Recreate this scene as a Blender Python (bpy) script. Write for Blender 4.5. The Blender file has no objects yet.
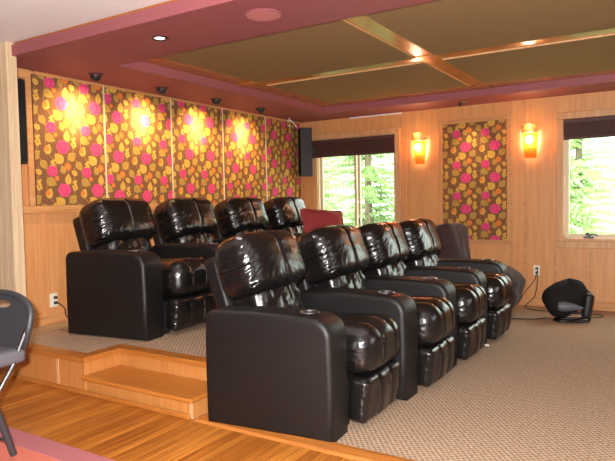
import bpy, math, random
from mathutils import Vector, Matrix, Euler, noise
C = bpy.context.scene
COL = C.collection
PI = math.pi
R = math.radians

# ------------------------------------------------------------------ camera
cam_d = bpy.data.cameras.new('camera')
cam = bpy.data.objects.new('camera', cam_d)
COL.objects.link(cam)
cam_d.sensor_fit = 'HORIZONTAL'
cam_d.sensor_width = 36.0
cam_d.lens = 36.0 * 594.3 / 615.0
cam_d.clip_start = 0.05
_yaw, _pit, _rol = R(31.957), R(-2.728), R(1.0876)
_f = Vector((-math.sin(_yaw) * math.cos(_pit), math.cos(_yaw) * math.cos(_pit), math.sin(_pit)))
_r = Vector((math.cos(_yaw), math.sin(_yaw), 0))
_d = _f.cross(_r)
_r2 = math.cos(_rol) * _r + math.sin(_rol) * _d
_d2 = -math.sin(_rol) * _r + math.cos(_rol) * _d
M = Matrix((_r2, -_d2, -_f)).transposed().to_4x4()
M.translation = Vector((0, 0, 1.2))
cam.matrix_world = M
C.camera = cam

# ------------------------------------------------------------------ world, lights, exposure
W = bpy.data.worlds.new('world')
C.world = W
W.use_nodes = True
_bg = W.node_tree.nodes['Background']
_bg.inputs['Color'].default_value = (0.93, 1.0, 0.95, 1)
_bg.inputs['Strength'].default_value = 7.0

def area(name, loc, target, sx, sy, power, color=(1, 1, 1)):
    d = bpy.data.lights.new(name, 'AREA')
    d.shape = 'RECTANGLE'; d.size = sx; d.size_y = sy; d.energy = power; d.color = color
    o = bpy.data.objects.new(name, d); COL.objects.link(o)
    o.location = loc
    o.rotation_euler = (Vector(target) - Vector(loc)).to_track_quat('-Z', 'Y').to_euler()
    return o

area('added_fill_behind', (1.2, -3.3, 1.5), (-0.8, 4.0, 1.0), 2.6, 1.5, 22, (1.0, 0.97, 0.95))  # soft fill lamp added behind the camera; no window is built there
area('added_fill_side', (2.9, 3.0, 1.5), (-1.5, 3.6, 0.8), 2.2, 1.3, 40, (0.93, 0.97, 1.0))  # unseen fill lamp added at the right, in front of a windowless wall
_fl = bpy.data.lights.new('camera_flash', 'SPOT')
_fl.energy = 1000; _fl.shadow_soft_size = 0.03; _fl.color = (1.0, 0.96, 0.93)
_fl.spot_size = R(95); _fl.spot_blend = 0.5
flash = bpy.data.objects.new('camera_flash', _fl); COL.objects.link(flash)
flash.matrix_world = M
flash.location = Vector((-0.07, -0.03, 1.265))
_sun = bpy.data.lights.new('sun', 'SUN')
_sun.energy = 9.0; _sun.angle = R(3)
sun = bpy.data.objects.new('sun', _sun); COL.objects.link(sun)
sun.rotation_euler = Vector((-0.3, 0.6, -0.9)).to_track_quat('-Z', 'Y').to_euler()

C.view_settings.view_transform = 'Standard'
C.view_settings.look = 'None'
C.view_settings.exposure = 0.0
C.view_settings.gamma = 1.0
C.view_settings.use_curve_mapping = False

# ------------------------------------------------------------------ materials
def new_mat(name):
    m = bpy.data.materials.new(name); m.use_nodes = True
    return m, m.node_tree.nodes, m.node_tree.links, m.node_tree.nodes['Principled BSDF']

def plain(name, col, rough=0.5, metal=0.0, bump=0.0, bscale=200, var=0.0, spec=0.5, coat=0.0, sheen=0.0):
    m, n, l, p = new_mat(name)
    p.inputs['Base Color'].default_value = (*col, 1)
    p.inputs['Roughness'].default_value = rough
    p.inputs['Metallic'].default_value = metal
    p.inputs['Specular IOR Level'].default_value = spec
    p.inputs['Coat Weight'].default_value = coat
    p.inputs['Sheen Weight'].default_value = sheen
    tc = n.new('ShaderNodeTexCoord')
    nz = n.new('ShaderNodeTexNoise'); nz.inputs['Scale'].default_value = bscale; nz.inputs['Detail'].default_value = 3
    l.new(tc.outputs['Object'], nz.inputs['Vector'])
    if bump:
        b = n.new('ShaderNodeBump'); b.inputs['Strength'].default_value = bump; b.inputs['Distance'].default_value = 0.002
        l.new(nz.outputs['Fac'], b.inputs['Height']); l.new(b.outputs['Normal'], p.inputs['Normal'])
    if var:
        mx = n.new('ShaderNodeMix'); mx.data_type = 'RGBA'
        mx.inputs['A'].default_value = (*[c * (1 - var) for c in col], 1)
        mx.inputs['B'].default_value = (*[min(1, c * (1 + var)) for c in col], 1)
        l.new(nz.outputs['Fac'], mx.inputs['Factor']); l.new(mx.outputs['Result'], p.inputs['Base Color'])
    return m

def wood(name, dark, light, grain=(30, 30, 1.2), rough=0.4, spec=0.4, fine=(140, 140, 4)):
    """straight-grained veneer, the grain running along the axis with the small scale"""
    m, n, l, p = new_mat(name)
    tc = n.new('ShaderNodeTexCoord')
    mp = n.new('ShaderNodeMapping'); mp.inputs['Scale'].default_value = grain
    nz = n.new('ShaderNodeTexNoise'); nz.inputs['Scale'].default_value = 1.0; nz.inputs['Detail'].default_value = 4
    l.new(tc.outputs['Object'], mp.inputs['Vector']); l.new(mp.outputs['Vector'], nz.inputs['Vector'])
    mp2 = n.new('ShaderNodeMapping'); mp2.inputs['Scale'].default_value = fine
    nz2 = n.new('ShaderNodeTexNoise'); nz2.inputs['Scale'].default_value = 1.0; nz2.inputs['Detail'].default_value = 2
    l.new(tc.outputs['Object'], mp2.inputs['Vector']); l.new(mp2.outputs['Vector'], nz2.inputs['Vector'])
    ad = n.new('ShaderNodeMath'); ad.operation = 'MULTIPLY_ADD'; ad.inputs[1].default_value = 0.45
    l.new(nz2.outputs['Fac'], ad.inputs[0])
    sc = n.new('ShaderNodeMath'); sc.operation = 'MULTIPLY'; sc.inputs[1].default_value = 0.55
    l.new(nz.outputs['Fac'], sc.inputs[0]); l.new(sc.outputs[0], ad.inputs[2])
    rp = n.new('ShaderNodeValToRGB')
    rp.color_ramp.elements[0].position = 0.32; rp.color_ramp.elements[0].color = (*dark, 1)
    rp.color_ramp.elements[1].position = 0.66; rp.color_ramp.elements[1].color = (*light, 1)
    l.new(ad.outputs[0], rp.inputs['Fac']); l.new(rp.outputs['Color'], p.inputs['Base Color'])
    p.inputs['Roughness'].default_value = rough; p.inputs['Specular IOR Level'].default_value = spec
    return m

def planks(name):
    m, n, l, p = new_mat(name)
    tc = n.new('ShaderNodeTexCoord')
    mp = n.new('ShaderNodeMapping'); mp.inputs['Rotation'].default_value = (0, 0, R(90))
    l.new(tc.outputs['Object'], mp.inputs['Vector'])
    br = n.new('ShaderNodeTexBrick')
    br.inputs['Scale'].default_value = 1.0; br.inputs['Brick Width'].default_value = 1.7; br.inputs['Row Height'].default_value = 0.06
    br.inputs['Mortar Size'].default_value = 0.0016; br.inputs['Mortar Smooth'].default_value = 0.2
    br.inputs['Color1'].default_value = (0.62, 0.235, 0.036, 1); br.inputs['Color2'].default_value = (0.40, 0.125, 0.016, 1)
    br.inputs['Mortar'].default_value = (0.12, 0.035, 0.008, 1)
    l.new(mp.outputs['Vector'], br.inputs['Vector'])
    mp2 = n.new('ShaderNodeMapping'); mp2.inputs['Scale'].default_value = (110, 2.2, 1)
    nz = n.new('ShaderNodeTexNoise'); nz.inputs['Scale'].default_value = 1; nz.inputs['Detail'].default_value = 3
    l.new(tc.outputs['Object'], mp2.inputs['Vector']); l.new(mp2.outputs['Vector'], nz.inputs['Vector'])
    rp = n.new('ShaderNodeValToRGB')
    rp.color_ramp.elements[0].position = 0.3; rp.color_ramp.elements[0].color = (0.48, 0.40, 0.36, 1)
    rp.color_ramp.elements[1].position = 0.72; rp.color_ramp.elements[1].color = (1.15, 1.15, 1.1, 1)
    l.new(nz.outputs['Fac'], rp.inputs['Fac'])
    mx = n.new('ShaderNodeMix'); mx.data_type = 'RGBA'; mx.blend_type = 'MULTIPLY'; mx.inputs['Factor'].default_value = 1
    l.new(br.outputs['Color'], mx.inputs['A']); l.new(rp.outputs['Color'], mx.inputs['B'])
    l.new(mx.outputs['Result'], p.inputs['Base Color'])
    p.inputs['Roughness'].default_value = 0.38; p.inputs['Specular IOR Level'].default_value = 0.35
    return m

def carpet_mat(name):
    m, n, l, p = new_mat(name)
    tc = n.new('ShaderNodeTexCoord')
    mp = n.new('ShaderNodeMapping'); mp.inputs['Rotation'].default_value = (0, 0, R(8))
    l.new(tc.outputs['Object'], mp.inputs['Vector'])
    sp = n.new('ShaderNodeSeparateXYZ'); l.new(mp.outputs['Vector'], sp.inputs[0])
    def sn(out, k):
        a = n.new('ShaderNodeMath'); a.operation = 'MULTIPLY'; a.inputs[1].default_value = k
        l.new(out, a.inputs[0])
        b = n.new('ShaderNodeMath'); b.operation = 'SINE'; l.new(a.outputs[0], b.inputs[0]); return b.outputs[0]
    pr = n.new('ShaderNodeMath'); pr.operation = 'MULTIPLY'
    l.new(sn(sp.outputs['X'], 2 * PI / 0.034), pr.inputs[0]); l.new(sn(sp.outputs['Y'], 2 * PI / 0.034), pr.inputs[1])
    nz = n.new('ShaderNodeTexNoise'); nz.inputs['Scale'].default_value = 60; nz.inputs['Detail'].default_value = 3
    l.new(tc.outputs['Object'], nz.inputs['Vector'])
    ad = n.new('ShaderNodeMath'); ad.operation = 'MULTIPLY_ADD'; ad.inputs[1].default_value = 0.32
    l.new(pr.outputs[0], ad.inputs[0]); l.new(nz.outputs['Fac'], ad.inputs[2])
    rp = n.new('ShaderNodeValToRGB')
    rp.color_ramp.elements[0].position = 0.2; rp.color_ramp.elements[0].color = (0.23, 0.145, 0.095, 1)
    rp.color_ramp.elements[1].position = 0.8; rp.color_ramp.elements[1].color = (0.58, 0.42, 0.285, 1)
    l.new(ad.outputs[0], rp.inputs['Fac']); l.new(rp.outputs['Color'], p.inputs['Base Color'])
    b = n.new('ShaderNodeBump'); b.inputs['Strength'].default_value = 0.5; b.inputs['Distance'].default_value = 0.004
    l.new(ad.outputs[0], b.inputs['Height']); l.new(b.outputs['Normal'], p.inputs['Normal'])
    p.inputs['Roughness'].default_value = 0.95; p.inputs['Specular IOR Level'].default_value = 0.1
    return m

def leather_mat(name, col, rough, bump, spec):
    m, n, l, p = new_mat(name)
    tc = n.new('ShaderNodeTexCoord')
    p.inputs['Base Color'].default_value = (*col, 1)
    nz = n.new('ShaderNodeTexNoise'); nz.inputs['Scale'].default_value = 16; nz.inputs['Detail'].default_value = 5; nz.inputs['Distortion'].default_value = 0.8
    vo = n.new('ShaderNodeTexVoronoi'); vo.inputs['Scale'].default_value = 420
    l.new(tc.outputs['Object'], nz.inputs['Vector']); l.new(tc.outputs['Object'], vo.inputs['Vector'])
    b1 = n.new('ShaderNodeBump'); b1.inputs['Strength'].default_value = bump; b1.inputs['Distance'].default_value = 0.012
    l.new(nz.outputs['Fac'], b1.inputs['Height'])
    b2 = n.new('ShaderNodeBump'); b2.inputs['Strength'].default_value = 0.12; b2.inputs['Distance'].default_value = 0.0012
    l.new(vo.outputs['Distance'], b2.inputs['Height']); l.new(b1.outputs['Normal'], b2.inputs['Normal'])
    l.new(b2.outputs['Normal'], p.inputs['Normal'])
    p.inputs['Roughness'].default_value = rough
    p.inputs['Specular IOR Level'].default_value = spec
    return m

def emit_mat(name, col, strength):
    m, n, l, p = new_mat(name)
    p.inputs['Base Color'].default_value = (*col, 1)
    p.inputs['Emission Color'].default_value = (*col, 1)
    p.inputs['Emission Strength'].default_value = strength
    return m

def pane_mat(name):
    m, n, l, p = new_mat(name)
    n.remove(p)
    tr = n.new('ShaderNodeBsdfTransparent'); tr.inputs['Color'].default_value = (0.97, 1, 0.98, 1)
    gl = n.new('ShaderNodeBsdfGlossy'); gl.inputs['Roughness'].default_value = 0.02
    mx = n.new('ShaderNodeMixShader'); mx.inputs[0].default_value = 0.05
    l.new(tr.outputs[0], mx.inputs[1]); l.new(gl.outputs[0], mx.inputs[2])
    l.new(mx.outputs[0], n['Material Output'].inputs['Surface'])
    return m

def amber_glass(name):
    m, n, l, p = new_mat(name)
    p.inputs['Base Color'].default_value = (0.62, 0.20, 0.035, 1)
    p.inputs['Roughness'].default_value = 0.3
    n_tr = n.new('ShaderNodeBsdfTranslucent'); n_tr.inputs['Color'].default_value = (0.9, 0.26, 0.04, 1)
    n_t2 = n.new('ShaderNodeBsdfTransparent'); n_t2.inputs['Color'].default_value = (1.0, 0.5, 0.15, 1)
    mx = n.new('ShaderNodeMixShader'); mx.inputs[0].default_value = 0.55
    l.new(p.outputs[0], mx.inputs[1]); l.new(n_tr.outputs[0], mx.inputs[2])
    mx2 = n.new('ShaderNodeMixShader'); mx2.inputs[0].default_value = 0.38
    l.new(mx.outputs[0], mx2.inputs[1]); l.new(n_t2.outputs[0], mx2.inputs[2])
    l.new(mx2.outputs[0], n['Material Output'].inputs['Surface'])
    return m

def ribbed(name, dark, light):
    m, n, l, p = new_mat(name)
    tc = n.new('ShaderNodeTexCoord')
    wv = n.new('ShaderNodeTexWave'); wv.inputs['Scale'].default_value = 22; wv.bands_direction = 'DIAGONAL'
    wv.inputs['Distortion'].default_value = 0.3
    l.new(tc.outputs['Object'], wv.inputs['Vector'])
    nz = n.new('ShaderNodeTexNoise'); nz.inputs['Scale'].default_value = 130; nz.inputs['Detail'].default_value = 2
    l.new(tc.outputs['Object'], nz.inputs['Vector'])
    ad = n.new('ShaderNodeMath'); ad.operation = 'MULTIPLY_ADD'; ad.inputs[1].default_value = 0.3
    l.new(wv.outputs['Fac'], ad.inputs[0]); l.new(nz.outputs['Fac'], ad.inputs[2])
    rp = n.new('ShaderNodeValToRGB')
    rp.color_ramp.elements[0].position = 0.3; rp.color_ramp.elements[0].color = (*dark, 1)
    rp.color_ramp.elements[1].position = 0.95; rp.color_ramp.elements[1].color = (*light, 1)
    l.new(ad.outputs[0], rp.inputs['Fac']); l.new(rp.outputs['Color'], p.inputs['Base Color'])
    b = n.new('ShaderNodeBump'); b.inputs['Strength'].default_value = 0.3; b.inputs['Distance'].default_value = 0.003
    l.new(ad.outputs[0], b.inputs['Height']); l.new(b.outputs['Normal'], p.inputs['Normal'])
    p.inputs['Roughness'].default_value = 0.9; p.inputs['Specular IOR Level'].default_value = 0.15
    return m

MT = {}
MT['wood_v'] = wood('maple_veneer', (0.57, 0.24, 0.085), (0.71, 0.36, 0.140))
MT['wood_h'] = wood('maple_rail', (0.46, 0.20, 0.07), (0.66, 0.34, 0.14), grain=(1.5, 1.5, 30), fine=(5, 5, 140))
MT['post'] = wood('pale_oak', (0.50, 0.34, 0.19), (0.76, 0.60, 0.40), grain=(55, 55, 1.6), fine=(200, 200, 5))
MT['riser'] = wood('riser_veneer', (0.44, 0.165, 0.040), (0.56, 0.245, 0.07), grain=(22, 22, 1.2))
MT['nosing'] = wood('bamboo_nosing', (0.34, 0.105, 0.018), (0.48, 0.18, 0.035), grain=(4, 60, 60), fine=(8, 200, 200), rough=0.32)
MT['tread'] = wood('bamboo_tread', (0.38, 0.12, 0.018), (0.52, 0.19, 0.034), grain=(3, 60, 60), fine=(8, 200, 200), rough=0.32)
MT['ceil_wood'] = wood('amber_ceiling_wood', (0.34, 0.10, 0.012), (0.50, 0.18, 0.025), grain=(20, 20, 20), rough=0.22, spec=0.6)
MT['beam_y'] = wood('amber_beam', (0.34, 0.10, 0.012), (0.52, 0.19, 0.025), grain=(40, 2, 40), fine=(150, 6, 150), rough=0.22, spec=0.6)
MT['beam_x'] = wood('amber_cross_beam', (0.34, 0.10, 0.012), (0.52, 0.19, 0.025), grain=(2, 40, 40), fine=(6, 150, 150), rough=0.22, spec=0.6)
MT['floor'] = planks('bamboo_floor')
MT['carpet'] = carpet_mat('basket_weave_carpet')
MT['white'] = plain('white_ceiling_paint', (0.90, 0.88, 0.88), 0.8)
MT['mauve'] = plain('mauve_paint', (0.30, 0.087, 0.098), 0.6, bump=0.05, bscale=90)
MT['mauve_light'] = plain('pink_grille', (0.55, 0.20, 0.20), 0.6)
MT['coffer'] = ribbed('brown_ceiling_fabric', (0.19, 0.115, 0.05), (0.40, 0.26, 0.125))
MT['leather'] = leather_mat('black_leather', (0.007, 0.006, 0.006), 0.24, 0.16, 0.7)
MT['leather_arm'] = leather_mat('black_leather_arm', (0.0042, 0.0034, 0.0034), 0.50, 0.05, 0.48)
MT['thread'] = plain('grey_stitching', (0.16, 0.15, 0.14), 0.5)
MT['chrome'] = plain('chrome', (0.75, 0.75, 0.75), 0.15, 1.0)
MT['steel'] = plain('dark_steel', (0.30, 0.30, 0.31), 0.3, 1.0)
MT['gun'] = plain('dark_chrome', (0.10, 0.10, 0.105), 0.2, 1.0)
MT['black'] = plain('black_plastic', (0.012, 0.012, 0.013), 0.45, bump=0.1)
MT['black_fab'] = plain('black_mesh_fabric', (0.012, 0.011, 0.011), 0.85, bump=0.4, bscale=400, spec=0.2)
MT['speaker'] = plain('speaker_cabinet', (0.022, 0.02, 0.024), 0.5)
MT['grey'] = plain('charcoal_plastic', (0.035, 0.035, 0.040), 0.45, bump=0.25, bscale=260, var=0.2)
MT['grey_mid'] = plain('grey_plastic', (0.11, 0.11, 0.125), 0.5, bump=0.2, bscale=260)
MT['red'] = plain('red_cushion', (0.28, 0.025, 0.028), 0.8, bump=0.4, bscale=60, var=0.3)
MT['bean'] = plain('brown_suede', (0.034, 0.013, 0.011), 0.85, bump=0.5, bscale=12, var=0.3, sheen=0.1)
MT['plate'] = plain('cream_plate', (0.80, 0.74, 0.60), 0.4)
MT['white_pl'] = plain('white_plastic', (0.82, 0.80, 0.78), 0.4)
MT['frame'] = wood('window_casing', (0.50, 0.25, 0.10), (0.70, 0.40, 0.19), grain=(30, 30, 1.5))
MT['sash'] = plain('cream_sash', (0.66, 0.53, 0.36), 0.45, var=0.08, bscale=20)
MT['pane'] = pane_mat('window_pane')
MT['blind'] = plain('dark_woven_reed', (0.075, 0.030, 0.024), 0.6, bump=0.4, bscale=80, var=0.5)
MT['rug_pink'] = plain('pink_rug_pile', (0.42, 0.145, 0.155), 0.95, bump=0.4, bscale=160, var=0.12, spec=0.1)
MT['rug_coral'] = plain('coral_rug_pile', (0.60, 0.17, 0.12), 0.95, bump=0.4, bscale=160, var=0.12, spec=0.1)
MT['amber'] = amber_glass('amber_glass')
MT['bulb'] = emit_mat('lit_bulb', (1.0, 0.86, 0.60), 110)
MT['lens_warm'] = emit_mat('spot_lens', (1.0, 0.80, 0.45), 2.0)
MT['lens_cool'] = emit_mat('downlight_lens', (0.95, 0.93, 1.0), 9)
MT['amber_band'] = plain('amber_band', (0.80, 0.36, 0.08), 0.35)
MT['fab'] = plain('brown_floral_ground', (0.19, 0.088, 0.042), 0.9, bump=0.15, bscale=500, spec=0.15)
MT['fab_gold'] = plain('gold_leaf_print', (0.60, 0.35, 0.07), 0.85, var=0.25, bscale=70, spec=0.15)
MT['fab_olive'] = plain('olive_leaf_print', (0.42, 0.25, 0.06), 0.85, var=0.25, bscale=70, spec=0.15)
MT['fab_rose'] = plain('magenta_rose_print', (0.66, 0.07, 0.19), 0.85, var=0.3, bscale=60, spec=0.15)
MT['fab_rose_d'] = plain('deep_rose_print', (0.46, 0.03, 0.11), 0.85, spec=0.15)
MT['fab_orange'] = plain('orange_bud_print', (0.72, 0.17, 0.035), 0.85, var=0.2, bscale=60, spec=0.15)
MT['fab_stem'] = plain('bronze_stem_print', (0.36, 0.19, 0.055), 0.85, spec=0.15)
MT['bark'] = plain('tree_bark', (0.20, 0.15, 0.11), 0.9, bump=0.5, bscale=20)
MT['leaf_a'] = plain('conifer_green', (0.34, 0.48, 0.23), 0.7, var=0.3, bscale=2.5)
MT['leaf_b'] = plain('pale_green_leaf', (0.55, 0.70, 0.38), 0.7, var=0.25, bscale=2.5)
MT['lawn'] = plain('lawn', (0.25, 0.36, 0.14), 0.9, var=0.4, bscale=3)

# ------------------------------------------------------------------ mesh helpers
class MB:
    """collects shapes and links them as ONE mesh object"""
    def __init__(s): s.v = []; s.f = []; s.m = []
    def add(s, vs, fs, mi=0, mat=None):
        o = len(s.v)
        s.v += [tuple(mat @ Vector(p)) if mat is not None else tuple(p) for p in vs]
        s.f += [tuple(i + o for i in q) for q in fs]
        s.m += [mi] * len(fs)
        return s
    def box(s, a, b, mi=0, bev=0.0, mat=None):
        x0, y0, z0 = a; x1, y1, z1 = b
        if bev <= 0:
            vs = [(x0, y0, z0), (x1, y0, z0), (x1, y1, z0), (x0, y1, z0), (x0, y0, z1), (x1, y0, z1), (x1, y1, z1), (x0, y1, z1)]
            fs = [(0, 3, 2, 1), (4, 5, 6, 7), (0, 1, 5, 4), (1, 2, 6, 5), (2, 3, 7, 6), (3, 0, 4, 7)]
        else:
            vs, fs = rbox(x1 - x0, y1 - y0, z1 - z0, bev, None)
            c = Vector(((x0 + x1) / 2, (y0 + y1) / 2, (z0 + z1) / 2))
            vs = [tuple(Vector(p) + c) for p in vs]
        return s.add(vs, fs, mi, mat)
    def tube(s, pts, r, mi=0, seg=8, mat=None):
        pts = [Vector(p) for p in pts]; n = len(pts); vs = []; fs = []; up = None
        for i, p in enumerate(pts):
            t = (pts[min(i + 1, n - 1)] - pts[max(i - 1, 0)]).normalized()
            if up is None:
                up = t.orthogonal().normalized()
            up = (up - t * up.dot(t))
            up = up.normalized() if up.length > 1e-6 else t.orthogonal().normalized()
            w = t.cross(up)
            rr = r[i] if isinstance(r, (list, tuple)) else r
            for k in range(seg):
                a = 2 * PI * k / seg
                vs.append(p + rr * (math.cos(a) * up + math.sin(a) * w))
        for i in range(n - 1):
            for k in range(seg):
                k2 = (k + 1) % seg
                fs.append((i * seg + k, i * seg + k2, (i + 1) * seg + k2, (i + 1) * seg + k))
        fs.append(tuple(range(seg))[::-1]); fs.append(tuple((n - 1) * seg + k for k in range(seg)))
        return s.add(vs, fs, mi, mat)
    def lathe(s, prof, mi=0, seg=32, mat=None, arc=2 * PI, a0=0.0):
        """profile of (radius, z) turned about z"""
        full = abs(arc - 2 * PI) < 1e-6; cnt = seg if full else seg + 1; vs = []; fs = []
        for (r, z) in prof:
            for k in range(cnt):
                a = a0 + arc * k / seg
                vs.append((max(r, 1e-5) * math.cos(a), max(r, 1e-5) * math.sin(a), z))
        for i in range(len(prof) - 1):
            for k in range(seg):
                k2 = (k + 1) % cnt
                fs.append((i * cnt + k, i * cnt + k2, (i + 1) * cnt + k2, (i + 1) * cnt + k))
        return s.add(vs, fs, mi, mat)
    def prism(s, poly, d0, d1, axes='xyz', mi=0, mat=None):
        """polygon in the first two axes, extruded along the third"""
        n = len(poly); vs = []
        for d in (d0, d1):
            for (a, b) in poly:
                q = {axes[0]: a, axes[1]: b, axes[2]: d}
                vs.append((q['x'], q['y'], q['z']))
        fs = [tuple(range(n))[::-1], tuple(range(n, 2 * n))] + [(i, (i + 1) % n, n + (i + 1) % n, n + i) for i in range(n)]
        return s.add(vs, fs, mi, mat)
    def build(s, name, mats, parent=None, smooth=False, angle=40):
        me = bpy.data.meshes.new(name)
        me.from_pydata([tuple(p) for p in s.v], [], s.f)
        if not isinstance(mats, (list, tuple)): mats = [mats]
        for q in mats: me.materials.append(q)
        me.polygons.foreach_set('material_index', s.m)
        me.update()
        if smooth:
            me.polygons.foreach_set('use_smooth', [True] * len(me.polygons))
            if angle: me.set_sharp_from_angle(angle=R(angle))
        o = bpy.data.objects.new(name, me); COL.objects.link(o)
        if parent is not None: o.parent = parent
        import bmesh
        bm = bmesh.new(); bm.from_mesh(me); bmesh.ops.recalc_face_normals(bm, faces=bm.faces); bm.to_mesh(me); bm.free()
        return o

def rbox(sx, sy, sz, r, div):
    """rounded box, centred; div = grid cells per face edge (None: a light three-step bevel)"""
    vs = []; fs = []; idx = {}
    def pts(L):
        h = L / 2
        if div is None:
            q = [0.0, r * 0.3, r * 0.65, r]
            a = [-h + t for t in q]
            return a + [-t for t in a[::-1]]
        return [-h + L * i / div for i in range(div + 1)]
    X, Y, Z = pts(sx), pts(sy), pts(sz)
    def rnd(p):
        q = Vector(p)
        c = Vector([max(-L / 2 + r, min(L / 2 - r, t)) for t, L in zip(q, (sx, sy, sz))])
        d = q - c
        return c + d.normalized() * r if d.length > 1e-9 else q
    def vid(p):
        k = tuple(round(t, 5) for t in p)
        if k not in idx:
            idx[k] = len(vs); vs.append(tuple(rnd(p)))
        return idx[k]
    def face(A, B, mk):
        for i in range(len(A) - 1):
            for j in range(len(B) - 1):
                fs.append((vid(mk(A[i], B[j])), vid(mk(A[i + 1], B[j])), vid(mk(A[i + 1], B[j + 1])), vid(mk(A[i], B[j + 1]))))
    for sgn in (-1, 1):
        face(Y, Z, lambda a, b, g=sgn: (g * sx / 2, a, b))
        face(X, Z, lambda a, b, g=sgn: (a, g * sy / 2, b))
        face(X, Y, lambda a, b, g=sgn: (a, b, g * sz / 2))
    return vs, fs

def tag(o, label=None, cat=None, group=None, kind=None):
    if label: o['label'] = label
    if cat: o['category'] = cat
    if group: o['group'] = group
    if kind: o['kind'] = kind
    return o

def empty(name, loc=(0, 0, 0), rz=0.0):
    o = bpy.data.objects.new(name, None); COL.objects.link(o)
    o.location = loc; o.rotation_euler = (0, 0, rz); o.empty_display_size = 0.1
    return o

def copy_tree(o, parent=None):
    c = o.copy(); COL.objects.link(c)
    if parent is not None: c.parent = parent
    for ch in list(o.children): copy_tree(ch, c)
    return c

def struct(o, label, cat):
    return tag(o, label, cat, kind='structure')

def T(x, y, z, rx=0, ry=0, rz=0):
    return Matrix.Translation((x, y, z)) @ Euler((R(rx), R(ry), R(rz))).to_matrix().to_4x4()

# ------------------------------------------------------------------ room shell
XR, YW = -4.39, 6.90          # rear (floral) wall and far (window) wall
SOF, TOP = 2.285, 2.362        # soffit underside, coffer
PLX, PLY, PLZ = -2.28, 2.43, 0.235
XE, YB = 3.0, -3.5

struct(MB().box((-6.0, YB, -0.1), (XE, 2.43, 0)).build('floor', MT['floor']), 'orange bamboo plank floor in the front of the room', 'floor')
struct(MB().box((XR, 2.43, -0.1), (XE, YW, 0)).build('floor_carpet', MT['carpet']), 'beige basket weave carpet under the front row of recliners', 'carpet')
m = MB(); m.prism([(2.40, 0.0), (2.50, 0.0), (2.50, 0.016), (2.47, 0.018), (2.415, 0.012)], PLX + 0.02, XE, axes='yzx')
struct(m.build('trim_1', MT['nosing']), 'thin wooden strip where the carpet meets the plank floor', 'trim')

# rear wall with wainscot, chair rail, baseboard
struct(MB().box((XR - 0.1, 2.58, 0), (XR, YW + 0.1, TOP + .05)).build('wall_rear', MT['wood_v']), 'maple veneer wall behind the raised row', 'wall')
m = MB(); m.box((XR, 2.6, 1.15), (XR + 0.022, YW, 1.212), bev=0.006)
struct(m.build('trim_2', MT['wood_h']), 'wooden chair rail under the floral panels', 'trim')
m = MB(); m.box((XR, 2.6, PLZ), (XR + 0.016, YW, PLZ + 0.085), bev=0.005)
struct(m.build('baseboard_rear', MT['wood_h']), 'wooden baseboard along the wall behind the raised row', 'baseboard')
for i, yy in enumerate((2.99, 3.72, 4.5)):
    struct(MB().box((XR, yy - 0.02, PLZ + 0.085), (XR + 0.008, yy + 0.02, 1.15)).build('trim_%d' % (3 + i), MT['wood_v']), 'thin vertical batten on the wainscot', 'trim')
# speaker niche frame on the rear wall
m = MB(); m.box((XR, 2.845, 1.212), (XR + 0.03, 2.893, SOF), bev=0.004); m.box((XR, 2.6, 2.215), (XR + 0.03, 2.845, SOF), bev=0.004)
struct(m.build('trim_6', MT['wood_h']), 'wooden frame round the black wall speaker', 'trim')

# stub wall at the left, faced with pale oak
struct(MB().box((-6.0, 2.50, 0), (-4.05, 2.58, 2.378)).build('wall_left', MT['post']), 'pale oak faced wall end at the left edge', 'wall')
struct(MB().box((-6.0, YB, 0), (-5.9, 2.5, 2.4)).build('wall_side', MT['white']), 'plain painted side wall', 'wall')
struct(MB().box((-6.0, YB - 0.1, 0), (XE, YB, 2.4)).build('wall_back', MT['white']), 'plain painted wall behind the viewer', 'wall')
struct(MB().box((XE, YB - 0.1, 0), (XE + 0.1, YW + 0.1, 2.5)).build('wall_right', MT['wood_v']), 'maple veneer wall facing the recliners', 'wall')

# far wall with two window openings
W1 = (-4.12, -2.995, 0.76, 2.03)      # x0 x1 z0 z1 of the openings
W2 = (-1.045, 0.30, 0.76, 2.03)
m = MB()
xs = [XR - 0.1, W1[0], W1[1], W2[0], W2[1], XE]
for i in range(5):
    if i in (1, 3):
        m.box((xs[i], YW, 0), (xs[i + 1], YW + 0.12, 0.76)); m.box((xs[i], YW, 2.03), (xs[i + 1], YW + 0.12, 2.5))
    else:
        m.box((xs[i], YW, 0), (xs[i + 1], YW + 0.12, 2.5))
struct(m.build('wall_far', MT['wood_v']), 'maple veneer wall with the two windows', 'wall')
k = 7
for xx, z0, z1 in ((-2.914, 0.1, SOF), (-2.43, 0.1, SOF), (-1.60, 0.1, SOF), (-1.444, 0.1, SOF), (-1.13, 0.1, 0.66), (-0.78, 0.1, 0.66)):
    struct(MB().box((xx - 0.012, YW - 0.006, z0), (xx + 0.012, YW, z1)).build('trim_%d' % k, MT['wood_h']), 'thin vertical batten on the window wall', 'trim'); k += 1
m = MB(); m.box((-2.43, YW - 0.012, 2.09), (-1.60, YW, 2.13)); m.box((-2.43, YW - 0.012, 0.68), (-1.60, YW, 0.725))
struct(m.build('trim_%d' % k, MT['wood_h']), 'wooden rails above and below the single floral panel', 'trim'); k += 1
m = MB(); m.box((XR, YW - 0.016, 0), (XE, YW, 0.095), bev=0.005)
struct(m.build('baseboard_far', MT['wood_h']), 'wooden baseboard along the window wall', 'baseboard')
m = MB(); m.box((-3.62, YW - 0.02, SOF - 0.018), (-2.90, YW, SOF - 0.002))  # white strip added for a bright line along the soffit joint
struct(m.build('trim_%d' % k, MT['white_pl']), 'thin white strip under the soffit above the left window', 'trim'); k += 1

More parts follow.
